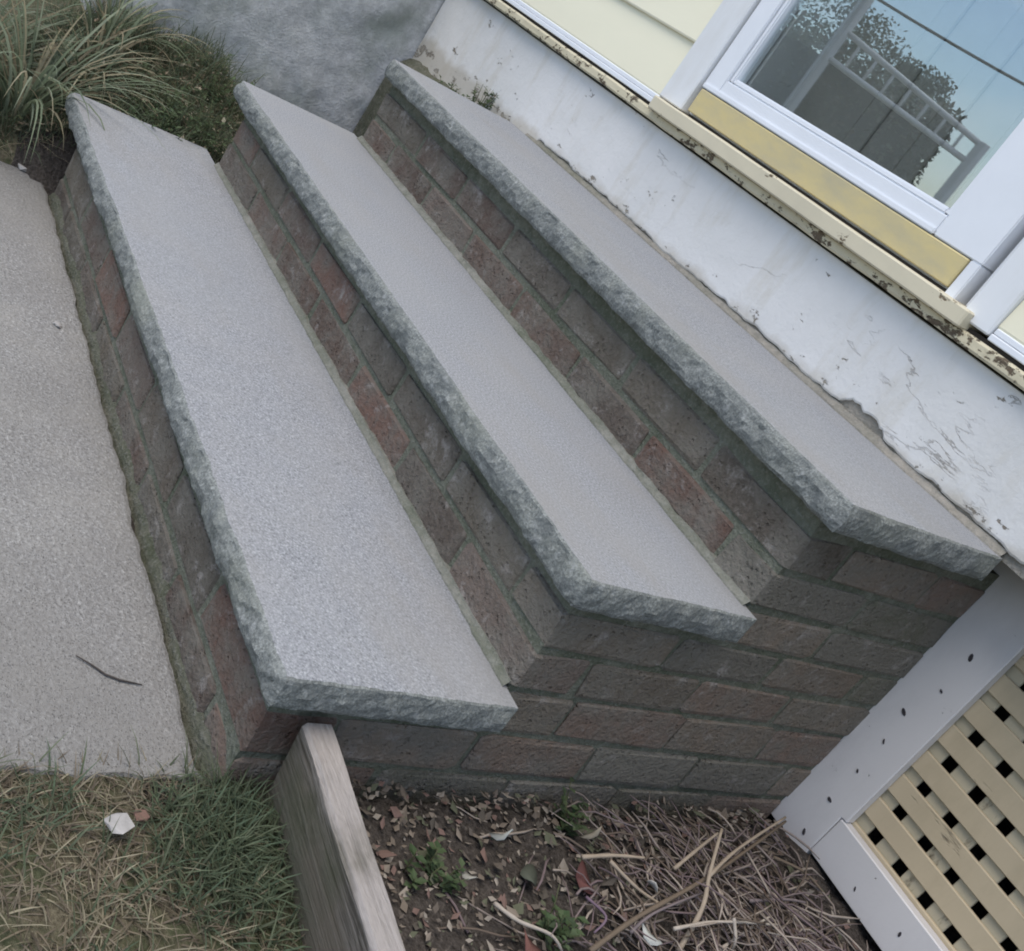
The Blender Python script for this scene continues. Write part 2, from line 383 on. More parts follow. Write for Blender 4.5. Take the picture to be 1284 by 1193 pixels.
# ------------------------------------------------------------------ steps: mortared core, bricks, granite treads
steps = empty('brick_steps', (-.8, .5, 0))
tag(steps, 'three brick steps with rough-edged grey granite treads leading up to the door', 'steps')
XL = -1.575
prof = [(.0035, -.08), (.0035, Z1-T), (Y2+.0035, Z1-T), (Y2+.0035, Z2-T), (Y3+.0035, Z2-T), (Y3+.0035, Z3-T), (YB, Z3-T), (YB, -.08)]
V = [(XL+.005, y, z) for y, z in prof]+[(-.0035, y, z) for y, z in prof]; n = len(prof)
Fc = [tuple(range(n)), tuple(range(2*n-1, n-1, -1))]+[(i+n, (i+1) % n+n, (i+1) % n, i) for i in range(n)]
core = meshobj('mortar_core', V, Fc, M['mortar'], steps)

def brickmesh(k):
    r = random.Random(100+k); bm = bmesh.new(); bmesh.ops.create_cube(bm, size=1)
    for v in bm.verts: v.co = Vector((v.co.x*.21, v.co.y*.10, v.co.z*.06))
    bmesh.ops.bevel(bm, geom=bm.edges[:], offset=.0045, segments=1, affect='EDGES')
    for v in bm.verts: v.co += Vector((r.uniform(-1, 1), r.uniform(-1, 1), r.uniform(-1, 1)))*.0024
    for v in bm.verts: v.co = Vector((v.co.x/.21, v.co.y/.10, v.co.z/.06))
    bmesh.ops.recalc_face_normals(bm, faces=bm.faces)
    me = bpy.data.meshes.new('brick'); bm.to_mesh(me); bm.free(); me.materials.append(M['brick']); return me
BM = [brickmesh(k) for k in range(6)]
PAL = [(.125, .110, .090), (.140, .110, .092), (.135, .096, .078), (.120, .086, .070), (.112, .094, .075), (.140, .098, .078), (.118, .102, .080), (.105, .085, .070), (.150, .090, .070)]
PALS = [(.180, .152, .120), (.195, .145, .115), (.15, .146, .112), (.165, .155, .130), (.20, .160, .125), (.14, .140, .105), (.185, .132, .105)]
def brick(lo, hi, pal):
    lo, hi = Vector(lo), Vector(hi)
    o = bpy.data.objects.new('brick', rnd.choice(BM)); COL.objects.link(o)
    o.location = (lo+hi)/2+Vector((rnd.uniform(-.001, .001), rnd.uniform(-.0015, .0015), rnd.uniform(-.001, .001)))
    o.scale = hi-lo
    o.rotation_euler = (rnd.uniform(-.006, .006), rnd.uniform(-.006, .006), rnd.uniform(-.006, .006))
    c = rnd.choice(pal); k = rnd.uniform(.8, 1.2); o.color = (c[0]*k, c[1]*k, c[2]*k, 1)
    put(o, steps); return o
JT = .010; PITCH = .221; DEP = .10
rows = [(0, 0.0), (1, 0.0), (2, Y2), (3, Y2), (4, Y2), (5, Y3), (6, Y3), (7, Y3)]
for c, yf in rows:
    z0, z1 = J[c]+JT/2, J[c+1]-JT/2
    face = c in (0, 1, 3, 4, 6, 7)
    front_has_corner = (c % 2 == 1)
    if face:
        x = 0.0 if front_has_corner else -(.088+JT)
        first = True
        while x > XL+.02:
            L = PITCH-JT+rnd.uniform(-.006, .006)
            if first and front_has_corner and c == 7: L = .198
            xe = max(x-L, XL); xe = XL if xe-XL < .04 else xe
            if first and front_has_corner: brick((xe, yf, z0), (x, yf+DEP, z1), PAL)
            else: brick((xe, yf, z0), (x-.0, yf+DEP*.9, z1), PAL)
            x = xe-JT; first = False
    y = yf+(DEP+JT if (face and front_has_corner) else 0)
    if not face: y = yf+.006
    firsts = True
    while y < YB-.03:
        L = PITCH-JT+rnd.uniform(-.006, .006)
        if not face and firsts: L = .12 if c == 2 else .20
        ye = min(y+L, YB); ye = YB if YB-ye < .05 else ye
        brick((-.088, y, z0), (0, ye, z1), PALS); y = ye+JT; firsts = False

def tread(x0, x1, y0, y1, zt, seed):
    """granite slab: sawn top, split rock faces on the front and both ends"""
    st = .007; loop = []
    def run(a, b, nrm, rough):
        L = (Vector(b)-Vector(a)).length; k = max(2, int(L/st))
        for i in range(k):
            p = Vector(a).lerp(Vector(b), i/k); loop.append((p, Vector(nrm), rough))
    run((x0, y0), (x1, y0), (0, -1), 1); run((x1, y0), (x1, y1), (1, 0), .8); run((x1, y1), (x0, y1), (0, 1), 0); run((x0, y1), (x0, y0), (-1, 0), .5)
    n = len(loop); V = []; Fc = []
    rowsz = [0, .12, .3, .5, .68, .84, .94, 1.0]
    K = len(rowsz)
    for k, t in enumerate(rowsz):
        bulge = .0055*math.sin(math.pi*min(1, t*.9+.08))-.0045*(t > .97)-.002*(t < .05)
        for i, (p, nr, rg) in enumerate(loop):
            q = Vector((p.x, p.y, zt-T+t*T+seed))
            # soften the corner normals
            c = Vector((0, 0))
            for (cx, cy) in ((x1, y0), (x0, y0)):
                dd = (p-Vector((cx, cy))).length
                if dd < .018: c += Vector((1 if cx == x1 else -1, -1))*(1-dd/.018)*.35
            dsp = rg*(1-.4*(t > .9))*(bulge+.0042*fbm(Vector((q.x*22, q.y*22, q.z*30)))+.0028*fbm(q*75, 3)+.004*fbm(Vector((q.x*6, q.y*6, 2+seed)), 2))
            zz = zt-T+t*T+(rg*.0016*fbm(q*34, 3) if t < .95 else 0.0)
            v = p+nr*dsp-c*rg*.006
            V.append((v.x, v.y, zz))
    for k in range(K-1):
        for i in range(n): Fc.append((k*n+i, k*n+(i+1) % n, (k+1)*n+(i+1) % n, (k+1)*n+i))
    nside = len(Fc)
    Fc.append(tuple(range((K-1)*n, K*n))); Fc.append(tuple(range(n-1, -1, -1)))
    o = meshobj('tread', V, Fc, None, steps)
    me = o.data; me.materials.append(M['rock']); me.materials.append(M['granite'])
    me.polygons[nside].material_index = 1
    return o
treads = [tread(-1.679, .030, -.029, Y2-.001, Z1, 0), tread(-1.615, .020, Y2-.029, Y3-.001, Z2, 5), tread(-1.580, .034, Y3-.029, YH-.001, Z3, 11)]

def fillet(x0, x1, y, z, wy, wz, seed, name='mortar_fillet', mat='fillet', parent=steps):
    """irregular wedge of mortar pointed along the foot of a riser"""
    V = []; Fc = []; n = int((x1-x0)/.008)
    for i in range(n+1):
        x = x0+(x1-x0)*i/n; p = Vector((x*9, seed, 0)); q = Vector((x*40, seed, 4))
        a = wy*(1+.35*fbm(p)+.25*fbm(q, 2)); b = wz*(1+.3*fbm(p+Vector((0, 7, 0)))+.2*fbm(q+Vector((0, 3, 0)), 2))
        V += [(x, y+.004, z-.001), (x, y-a, z-.001), (x, y-a*.93, z+.0025), (x, y-a*.45, z+b*.72), (x, y-.0025, z+b), (x, y+.004, z+b+.001)]
    for i in range(n):
        for k in range(5): Fc.append((i*6+k, i*6+k+1, i*6+7+k, i*6+6+k))
    return meshobj(name, V, [f[::-1] for f in Fc], M[mat], parent, smooth=False)
fillet(XL, -.004, Y2, Z1, .009, .011, 1)
fillet(XL, -.004, Y3, Z2, .009, .011, 2)
fillet(-1.57, .0, .004, -.022, .018, .030, 3, 'mortar_fillet', 'mossy')
# thicker bed of mortar squeezed out under each tread
for yy, zz, sd in ((0, Z1-T, 1), (Y2, Z2-T, 2), (Y3, Z3-T, 3)):
    V = []; Fc = []; n = 200; h = .026 if sd > 1 else .034
    for i in range(n+1):
        x = XL+(-.003-XL)*i/n; e = .0022*fbm(Vector((x*30, sd, 0)), 3)
        V += [(x, yy+.012, zz-h), (x, yy+.003+e, zz-h+.002), (x, yy+.0015+e*1.5, zz-.004), (x, yy+.0025, zz+.0008), (x, yy+.012, zz+.0008)]
    for i in range(n):
        for k in range(4): Fc.append((i*5+k, i*5+5+k, i*5+6+k, i*5+k+1))
    meshobj('bed_joint', V, Fc, M['mortar'], steps)

# ------------------------------------------------------------------ house
house = empty('house', (-.5, YH, 0))
tag(house, 'house with peeling white foundation, cream siding and a glazed white door', 'house')
XH0, XH1 = -2.20, 1.5
ZS = .800
fnd = boxmesh('foundation', (XH0, YH+.007, -.1), (-.03, YH+.12, ZS), M['barewall'], house, 0)
beam = boxmesh('foundation_beam', (-.03, YH+.007, .600), (XH1, YH+.105, ZS), M['barewall'], house, 0)
# painted skin with a broken lower edge, standing proud of the bare wall
V = []; Fc = []; n = 620
for i in range(n+1):
    x = XH0+.002+(XH1-XH0-.004)*i/n
    p = Vector((x*7, 3.3, 0)); q = Vector((x*38, 1.3, 0))
    if x < -1.45: zb = .545+.012*fbm(p)
    else:
        zb = Z3+.012+.009*fbm(Vector((x*3, 2, 0)), 3)+.0035*fbm(q, 3)+.012*max(0, fbm(Vector((x*11, 9, 0)), 3)-.15)
    k = max(0, min(1, (x+1.5)/.25)); zb = max(zb, Z3+.003) if x > -1.5 else zb
    if -.335 < x < -.235: zb += .020*math.sin(math.pi*(x+.335)/.10)**.6+.004*fbm(q*2, 2)       # the big broken-out patch
    e = .0014*fbm(Vector((x*12, 5, 1)))
    yf = YH+e
    V += [(x, YH+.009, zb), (x, yf+.0015, zb+.0006), (x, yf, zb+.004), (x, YH+.0008*fbm(Vector((x*12, 8, 1))), .70), (x, YH, ZS-.001)]
for i in range(n):
    for k in range(4): Fc.append((i*5+k, i*5+5+k, i*5+6+k, i*5+k+1))
skin = meshobj('painted_skin', V, Fc, M['skin'], house, smooth=False)
fillet(-1.50, .03, YH+.006, Z3, .010, .012, 8, 'mortar_strip', 'barewall', house)
# dirty mortar ridge where tread meets the wall
V = []; Fc = []; n = 60
for i in range(n+1):
    x = XH0+.01+(-1.588-XH0-.01)*i/n; e = .016*fbm(Vector((x*9, 2, 6)))+.006*fbm(Vector((x*40, 2, 6)), 3); q = .012*fbm(Vector((x*12, 8, 1)))
    V += [(x, YH-.055+q, -.05), (x, YH-.05+q, .50+e), (x, YH-.035+q, .535+e), (x, YH-.010, .557+e*.8), (x, YH+.02, .562+e*.8)]
for i in range(n):
    for k in range(4): Fc.append((i*5+k, i*5+5+k, i*5+6+k, i*5+k+1))
Fc.append((n*5+4, n*5+3, n*5+2, n*5+1, n*5)[::-1])
meshobj('mossy_ledge', V, Fc, M['mossy'], house)
# sill timber
def P(u, v, y): return pix(u, v, 'y', y)
ysill = YH-.022; ythr = YH-.040
boxmesh('sill_board', (XH0, ysill, P(830, 161, ysill).z), (XH1, YH+.05, .826), M['sill'], house, .004, 1, .0022)
thx1 = P(1203, 405, ythr).x
boxmesh('threshold', (-1.13, ythr, .824), (thx1, YH+.10, .8535), M['thresh'], house, .003, 1, .0012)
boxmesh('sill_gap', (XH0, YH-.012, .826), (XH1, YH+.06, .8325), M['dark'], house, 0)
# siding left and right of the door
bz = [P(825, 120, YH-.014).z]; exp_ = .1265
def siding_mesh(x0, x1):
    V = []; Fc = []
    for x in (x0, x1): V += [(x, .03, 0), (x, -.013, 0), (x, -.0145, .004), (x, -.004, exp_+.012), (x, .03, exp_+.012)]
    Fc = [(0, 5, 6, 1), (1, 6, 7, 2), (2, 7, 8, 3), (3, 8, 9, 4), (0, 1, 2, 3, 4), (9, 8, 7, 6, 5)]
    me = bpy.data.meshes.new('siding_board'); me.from_pydata(V, [], Fc); me.update(); me.materials.append(M['siding']); return me
cxl0, cxl1 = P(826, 120, YH-.02).x, P(883, 94, YH-.02).x
cxr0, cxr1 = P(1207, 390, YH-.02).x, P(1250, 407, YH-.02).x
sidl = siding_mesh(XH0-.01, cxl0-.001); sidr = siding_mesh(cxr1+.001, XH1)
for k in range(19):
    for me in (sidl, sidr):
        if me is sidl and k == 0: pass
        o = bpy.data.objects.new('siding_board', me); COL.objects.link(o); o.location = (0, YH, bz[0]+.001+k*exp_); put(o, house)
# white starter trim beneath the siding, in two steps
zt = bz[0]
for a, b in ((XH0, cxl0-.002), (cxr1+.002, XH1)):
    boxmesh('starter_trim', (a, YH-.019, .833), (b, YH+.04, zt-.009), M['vinyl'], house, .0015)
    boxmesh('starter_lip', (a, YH-.0165, zt-.0085), (b, YH+.04, zt+.0015), M['vinyl'], house, .0015)
boxmesh('wall_sheathing', (XH0, YH+.031, .856), (cxl0, YH+.12, 3.3), M['dark'], house, 0)
boxmesh('wall_sheathing', (cxr1, YH+.031, .856), (XH1, YH+.12, 3.3), M['dark'], house, 0)
boxmesh('wall_sheathing', (cxl0, YH+.031, 2.95), (cxr1, YH+.12, 3.3), M['dark'], house, 0)
# casings
boxmesh('door_casing', (cxl0, YH-.022, .8545), (cxl1, YH+.06, 2.95), M['casing'], house, .003)
boxmesh('door_casing', (cxr0, YH-.022, .8375), (cxr1, YH+.06, 2.95), M['casing'], house, .003)
boxmesh('head_casing', (cxl0, YH-.024, 2.951), (cxr1, YH+.05, 3.06), M['casing'], house, .003)
# eave so that the wall does not simply stop
boxmesh('eave', (XH0-.3, YH-.35, 3.3), (XH1+.3, YH+3.2, 3.42), M['vinyl'], house, .01)
boxmesh('floor', (XH0, YH+.1201, .70), (XH1, YH+3.0, .80), M['dark'], house, 0)
boxmesh('crawl_backing', (XH0, YH+1.1, -.1), (XH1, YH+1.2, .70), M['dark'], house, 0)  # unseen dark walls added so the void behind the lattice stays dark
boxmesh('crawl_backing', (XH1-.1, YH+.1201, -.1), (XH1, YH+1.1, .70), M['dark'], house, 0)
boxmesh('room_wall', (cxl0-.25, YH+1.6, .80), (cxr1+.25, YH+1.7, 3.3), M['interior'], house, 0)
for xx in (cxl0-.30, cxr1+.25): boxmesh('room_wall', (xx, YH+.1201, .80), (xx+.05, YH+1.6, 3.3), M['interior'], house, 0)
gl0, gl1 = P(925, 100, YH), P(1193, 262, YH)
gx0, gx1, gzb = gl0.x, gl1.x, (gl0.z+gl1.z)/2
boxmesh('inner_jamb', (gx0-.05, YH+.031, .854), (gx0+.004, YH+.16, 2.94), M['casing'], house, .002)
# unseen inner door, added behind the glass to lift its blacks
boxmesh('veil_panel', (gx0+.0045, YH+.145, .81), (cxr0+.05, YH+.185, 2.94), M['inner'], house, .003)
for xx in (-.80, -.66, -.52, -.38): boxmesh('veil_streak_strip', (xx, YH+.140, .95), (xx+.05, YH+.1449, 2.8), M['inner'], house, .004)  # strips added to imitate upright light streaks in the glass
# door: white frame with stepped bottom rail, yellow kick plate, glass
yd = YH-.012
kx0, kx1 = P(862, 133, YH-.02).x, P(1187, 355, YH-.02).x
kz0, kz1 = P(1020, 246, YH-.02).z, P(1040, 213, YH-.02).z
dx0, dx1 = cxl1+.004, kx1+.022
bm = bmesh.new()
def addb(lo, hi):
    r = bmesh.ops.create_cube(bm, size=1)
    for v in r['verts']: v.co = Vector([lo[i]+(v.co[i]+.5)*(hi[i]-lo[i]) for i in range(3)])
addb((dx0, yd, kz1+.002), (gx0-.012, YH+.03, 2.94)); addb((gx1+.012, yd, kz1+.002), (dx1, YH+.03, 2.94)); addb((kx1+.0015, yd, kz0-.012), (dx1, YH+.03, kz1+.0025)); addb((dx0+.004, yd-.004, kz1+.002), (gx1+.0119, yd+.01, kz1+.013))
addb((gx0-.0119, yd, kz1+.002), (gx1+.0119, YH+.03, gzb-.012)); addb((gx0-.0119, yd, 2.80), (gx1+.0119, YH+.03, 2.94))
addb((dx0, yd+.012, kz0-.004), (kx1-.001, YH+.029, kz1+.0018))
bmesh.ops.bevel(bm, geom=bm.edges[:], offset=.002, segments=2, affect='EDGES')
me = bpy.data.meshes.new('door'); bm.to_mesh(me); bm.free()
door = link('door', me, M['vinyl'], house)
bm = bmesh.new()
w_ = .0121
addb((gx0-w_, yd+.006, gzb-w_), (gx0, YH+.028, 2.80)); addb((gx1, yd+.006, gzb-w_), (gx1+w_, YH+.028, 2.80)); addb((gx0, yd+.006, gzb-w_), (gx1, YH+.028, gzb))
bmesh.ops.bevel(bm, geom=bm.edges[:], offset=.003, segments=2, affect='EDGES')
me = bpy.data.meshes.new('glazing_bead'); bm.to_mesh(me); bm.free(); bead = link('glazing_bead', me, M['vinyl'], door)
boxmesh('kick_plate', (kx0, YH-.0155, kz0), (kx1, yd+.011, kz1), M['kick'], door, .002)
boxmesh('glass_pane', (gx0-.004, YH+.006, gzb-.004), (gx1+.004, YH+.010, 2.81), M['glass'], door, 0)
boxmesh('door_gap_shade', (dx0+.01, YH-.006, .8537), (kx1, YH+.02, kz0-.0045), M['dark'], door, 0)  # dark strip put in the gap under the door for its shade
boxmesh('door_jamb', (dx1+.010, YH+.008, .8537), (cxr0+.004, YH+.05, 2.945), M['vinyl'], house, .001)

# ------------------------------------------------------------------ grey concrete wall beyond the steps
V = []; Fc = []; na, nb = 90, 60
for i in range(na+1):
    for j in range(nb+1):
        y = .06+(YH+.05-.06)*i/na; z = -.1+1.05*j/nb; p = Vector((y*2.2, z*2.2, 4))
        V.append((-2.205+.022*fbm(p)+.006*fbm(p*5, 3), y, z))
nf = len(V)
for i in range(na):
    for j in range(nb): Fc.append((i*(nb+1)+j, i*(nb+1)+j+1, (i+1)*(nb+1)+j+1, (i+1)*(nb+1)+j))
# back, ends and top
ring = [i*(nb+1) for i in range(na+1)]+[na*(nb+1)+j for j in range(1, nb+1)]+[i*(nb+1)+nb for i in range(na-1, -1, -1)]+[j for j in range(nb-1, 0, -1)]
for r_ in ring: V.append((-2.45, V[r_][1], V[r_][2]))
for k in range(len(ring)): Fc.append((ring[k], ring[(k+1) % len(ring)], nf+(k+1) % len(ring), nf+k))
Fc.append(tuple(nf+k for k in range(len(ring)))[::-1])
o = meshobj('concrete_wall', V, [f[::-1] for f in Fc], M['conc'], smooth=True)
tag(o, 'rough grey stained concrete wall meeting the white foundation at the corner', 'wall')

# ------------------------------------------------------------------ lattice screen under the porch
lat = empty('lattice_screen', (.6, 1.06, .05))
tag(lat, 'cream square lattice screen in a nailed white board frame beside the brick steps', 'lattice')
yl = 1.054; rtop = .62
q_ = lambda u, v: pix(u, v, 'y', yl+.008)
px0 = -.03; px1 = q_(1172, 922).x; pxm = q_(1030, 1050).x
pz0 = q_(978, 1036).z; rz0 = q_(1060, 1130).z; rz1 = q_(1115, 1105).z
poly = [(px0, pz0), (pxm, pz0-.004), (pxm, rz1+.001), (px1, rz1+.001), (px1, rtop), (px0, rtop)]
bm = bmesh.new(); vs = [bm.verts.new((x, yl+.008, z)) for x, z in poly]; f = bm.faces.new(vs)
r = bmesh.ops.extrude_face_region(bm, geom=[f]); bmesh.ops.translate(bm, verts=[v for v in r['geom'] if isinstance(v, bmesh.types.BMVert)], vec=(0, .021, 0))
bmesh.ops.recalc_face_normals(bm, faces=bm.faces); bmesh.ops.bevel(bm, geom=bm.edges[:], offset=.0018, segments=1, affect='EDGES')
me = bpy.data.meshes.new('frame_post'); bm.to_mesh(me); bm.free(); link('frame_post', me, M['lattpaint'], lat)
boxmesh('frame_rail', (pxm+.0012, yl+.0075, rz0), (1.40, yl+.028, rz1), M['lattpaint'], lat, .0018, 1, .0008)
boxmesh('frame_post', (1.401, yl+.008, rz0), (1.48, yl+.029, rtop), M['lattpaint'], lat, .0018)
ys1 = yl+.0295
h0 = pix(1100, 1047, 'y', ys1+.012); h1 = pix(1195, 960, 'y', ys1+.012); h2 = pix(1163, 1127, 'y', ys1+.012)
pitz = (h1.z-h0.z)/3; pitx = (h2.x-h0.x)/2
hole = .0200
def slatmesh(name, sx, sy, sz, mat):
    bm = bmesh.new(); bmesh.ops.create_cube(bm, size=1)
    for v in bm.verts: v.co = Vector((v.co.x*sx, v.co.y*sy, v.co.z*sz))
    bmesh.ops.bevel(bm, geom=bm.edges[:], offset=.0014, segments=1, affect='EDGES')
    me = bpy.data.meshes.new(name); bm.to_mesh(me); bm.free(); me.materials.append(mat); return me
hs = slatmesh('slat', 1.30, .007, pitz-hole, M['slat']); vs_ = slatmesh('upright_slat', pitx-hole, .0065, .56, M['slat_shaded'])
for k in range(-1, 9):
    zc = h0.z+(k+.5)*pitz
    if zc > .59: break
    o = bpy.data.objects.new('slat', hs); COL.objects.link(o); o.location = (.735, ys1+.0037, zc+rnd.uniform(-.001, .001)); o.rotation_euler = (0, rnd.uniform(-.0012, .0012), 0); put(o, lat)
for k in range(-1, 24):
    xc = h0.x+(k+.5)*pitx
    if xc > 1.44: break
    o = bpy.data.objects.new('upright_slat', vs_); COL.objects.link(o); o.location = (xc+rnd.uniform(-.001, .001), ys1+.0112, .34); put(o, lat)
nm_ = bpy.data.meshes.new('nail_head'); bm = bmesh.new(); bmesh.ops.create_cone(bm, cap_ends=True, segments=8, radius1=.0036, radius2=.0028, depth=.0016, matrix=Matrix.Rotation(R_(90), 4, 'X')); bm.to_mesh(nm_); bm.free(); nm_.materials.append(M['nail'])
for (u, v, s) in [(1217, 825, 1.2), (1180, 867, .8), (1133, 893, 1.1), (1108, 930, .9), (1075, 967, .8), (1040, 1003, 1.1), (1008, 1043, 1.2), (1072, 1115, .8), (1128, 1172, 1.1)]:
    p = pix(u, v, 'y', yl+.007); o = bpy.data.objects.new('nail_head', nm_); COL.objects.link(o); o.location = p; o.scale = (s*rnd.uniform(.45, .8), 1, s*rnd.uniform(1.1, 1.9)); o.rotation_euler = (0, rnd.uniform(-1.3, -.2), 0); put(o, lat)

# ------------------------------------------------------------------ edging board
V = []; Fc = []; n = 60
for i in range(n+1):
    t = i/n; x = .018+.90*t; yt = .040-.050*t; yb = .066-.015*t
    e = .0022*fbm(Vector((x*9, 1, 0))); e2 = .0022*fbm(Vector((x*9, 5, 0))); k = .004*fbm(Vector((x*3, 8, 2)))
    V += [(x-.014*0, yb, -.05), (x, yt+e, .122+k), (x, yt+.004+e, .128+k), (x, yt+.036+e2, .129+k), (x, yt+.040+e2, .125+k), (x, yb+.040, -.05)]
for i in range(n):
    for k in range(6): Fc.append((i*6+k, i*6+6+k, i*6+6+(k+1) % 6, i*6+(k+1) % 6))
Fc += [tuple(range(5, -1, -1))[::-1], tuple(n*6+k for k in range(6))[::-1]]
o = meshobj('edging_board', V, Fc, M['oldwood'], smooth=False)
tag(o, 'weathered grey wooden board on edge between the lawn and the flower bed', 'board')

# ------------------------------------------------------------------ plants and litter
def blade(V, Fc, Cc, base, az, L, bend, wd, col, lean=.2, seg=4, droop=1.0):
    b = len(V); d = Vector((math.cos(az), math.sin(az), 0)); sd = Vector((-d.y, d.x, 0)); p = Vector(base); th = lean
    for i in range(seg+1):
        t = i/seg; wdt = wd*(1-.15*t)*(1 if t < .55 else (1-t)/.45+.04)
        tw = sd*math.cos(.5*t)+Vector((0, 0, math.sin(.5*t)*.5))
        V.append(p-tw*wdt/2); V.append(p+tw*wdt/2)
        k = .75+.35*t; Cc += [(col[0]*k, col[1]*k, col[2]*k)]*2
        th += bend/seg; p = p+(d*math.sin(th)+Vector((0, 0, math.cos(th))))*(L/seg)
    for i in range(seg): Fc.append((b+2*i, b+2*i+1, b+2*i+3, b+2*i+2))

GREEN = [(.115, .145, .085), (.14, .17, .105), (.17, .195, .125), (.12, .165, .105)]
DRY = [(.31, .27, .185), (.41, .365, .26), (.25, .205, .145), (.30, .25, .19), (.20, .16, .12)]

def lawn_zone(name, label, n, sampler, green_p, seed, lens=(.02, .055)):
    r = random.Random(seed); V = []; Fc = []; Cc = []
    k = 0
    while k < n:
        s = sampler(r)
        if s is None: continue
        x, y, gp = s; k += 1
        gr = r.random() < gp; col = r.choice(GREEN if gr else DRY); q = r.uniform(.7, 1.25); col = tuple(c*q for c in col)
        z = gz(x, y)-.004
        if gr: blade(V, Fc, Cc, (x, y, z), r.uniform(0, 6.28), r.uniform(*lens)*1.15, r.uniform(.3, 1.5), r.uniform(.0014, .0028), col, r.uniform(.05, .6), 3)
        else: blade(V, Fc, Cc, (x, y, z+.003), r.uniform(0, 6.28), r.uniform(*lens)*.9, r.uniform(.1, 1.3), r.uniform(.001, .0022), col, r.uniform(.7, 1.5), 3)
    return tag(meshobj(name, V, Fc, M['leaf'], None, False, Cc), label, 'grass', kind='stuff')

def s_front(r):
    x = r.uniform(.0, 1)**1.3*.62-.012; y = r.uniform(-.75, .065)
    d = noise.noise(Vector((x*9, y*9, 2))); gp = .10+.55*d
    c = math.hypot(x-.09, y-.0)
    gp = .60 if c < .105 else gp
    if c > .12 and d < -.15 and r.random() < .55: return None
    if x < .01 and r.random() < .55: return None
    return x, y, gp
lawn_zone('lawn_grass', 'short patchy green and straw coloured lawn grass beside the walkway end', 17000, s_front, .5, 21)
def s_tuft(r):
    a = r.uniform(0, 6.28); q = r.random()**.7*.085
    return .085+math.cos(a)*q*.9, -.002+math.sin(a)*q*.75, .88
lawn_zone('green_tuft', 'thick green tuft of grass beside the wooden edging board', 620, s_tuft, .9, 22, (.03, .06))
def s_left(r):
    x = -1.69-r.random()*.62; y = r.uniform(-.5, .9)
    if x < -2.19 and y > .04: return None
    return x, y, .55+.3*noise.noise(Vector((x*5, y*5, 7)))
lawn_zone('bank_grass', 'mixed grass covering the bank left of the steps', 14000, s_left, .6, 23, (.04, .12))

def s_gap(r):
    x = r.uniform(-1.95, -1.66); y = r.uniform(-.30, .02)
    return x, y, .55
lawn_zone('edge_grass', 'ragged grass and straw in the dip between walkway end and lowest tread', 1900, s_gap, .55, 24, (.04, .11))

def clump(loc, n, L, seed, label, spread=.05, dirs=None, width=(.0035, .0085)):
    r = random.Random(seed); V = []; Fc = []; Cc = []
    for k in range(n):
        a = r.uniform(0, 6.28); q = r.random()*spread; gr = r.random() < .68
        col = r.choice([(.18, .22, .14), (.225, .27, .175), (.30, .34, .24), (.15, .185, .12)] if gr else [(.38, .34, .23), (.30, .255, .17)])
        az = a if dirs is None else r.gauss(dirs, 1.0)
        x, y = loc[0]+math.cos(a)*q, loc[1]+math.sin(a)*q
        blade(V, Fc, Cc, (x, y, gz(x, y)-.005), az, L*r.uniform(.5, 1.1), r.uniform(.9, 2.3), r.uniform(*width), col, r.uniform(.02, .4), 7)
    bm_ = Vector((loc[0], loc[1], gz(loc[0], loc[1]))); e = empty('grass_clump', bm_)
    o = meshobj('blades', V, Fc, M['leaf'], e, False, Cc)
    return tag(e, label, 'grass clump')
clump((-1.80, -.085), 130, .46, 31, 'long arching grass clump spilling over the corner of the lowest tread', .06)
clump((-1.98, -.20), 150, .50, 32, 'tall grass clump at the end of the concrete walkway', .07)
clump((-1.92, .06), 80, .22, 38, 'upright grass clump on the bank beside the lowest tread', .09)
clump((-2.08, .10), 80, .24, 33, 'grass clump between the long arching clump and the grey wall', .08)
clump((-2.22, -.32), 160, .52, 37, 'grass clump behind the tall clump at the walkway end', .08)

def weed(name, loc, n, seed, label, H=.10, spread=.06, tall=False):
    """small broad-leaved weed: stems with little folded leaves"""
    r = random.Random(seed); base = Vector(loc); e = empty(name, base)
    V = []; Fc = []; LV = []; LF = []; LC = []
    for k in range(n):
        a = r.uniform(0, 6.28); q = r.random()*spread; p0 = base+Vector((math.cos(a)*q, math.sin(a)*q, -.004)); h = H*r.uniform(.5, 1.1); ln = Vector((math.cos(a), math.sin(a), 0))*h*r.uniform(.1, .5)
        pts = [p0+Vector((0, 0, h*t))+ln*t*t for t in (0, .33, .66, 1)]
        tube(V, Fc, pts, [.0012, .001, .0008, .0005], 4)
        for j in range(9 if not tall else 13):
            t = r.uniform(.15, 1); i = min(2, int(t*3)); pp = pts[i].lerp(pts[i+1], t*3-i)
            az = r.uniform(0, 6.28); L = r.uniform(.008, .018); d = Vector((math.cos(az), math.sin(az), r.uniform(-.1, .7))).normalized(); s = d.cross(Vector((0, 0, 1))).normalized()
            b = len(LV); up = s.cross(d)
            LV += [pp, pp+d*L*.5+s*L*.32+up*L*.08, pp+d*L, pp+d*L*.5-s*L*.32+up*L*.08]; LF += [(b, b+1, b+2), (b, b+2, b+3)]
            c = r.choice([(.08, .125, .06), (.10, .145, .07), (.12, .165, .085), (.07, .10, .055)]); LC += [c]*4
    meshobj('stems', V, Fc, M['litter'], e, True, [(.09, .10, .05)]*len(V))
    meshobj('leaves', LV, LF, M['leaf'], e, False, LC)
    return tag(e, label, 'weed')
def onb(x, y): return (x, y, gz(x, y))
weed('leafy_weed', onb(-1.74, .20), 26, 41, 'low leafy green weed beside the end of the lowest tread', .11, .09)
weed('leafy_weed', onb(-1.76, .33), 22, 42, 'leafy weed at the corner where the middle tread starts', .12, .08)
weed('leafy_weed', onb(-1.86, .24), 34, 46, 'spreading leafy weed in the middle of the bank', .10, .12)
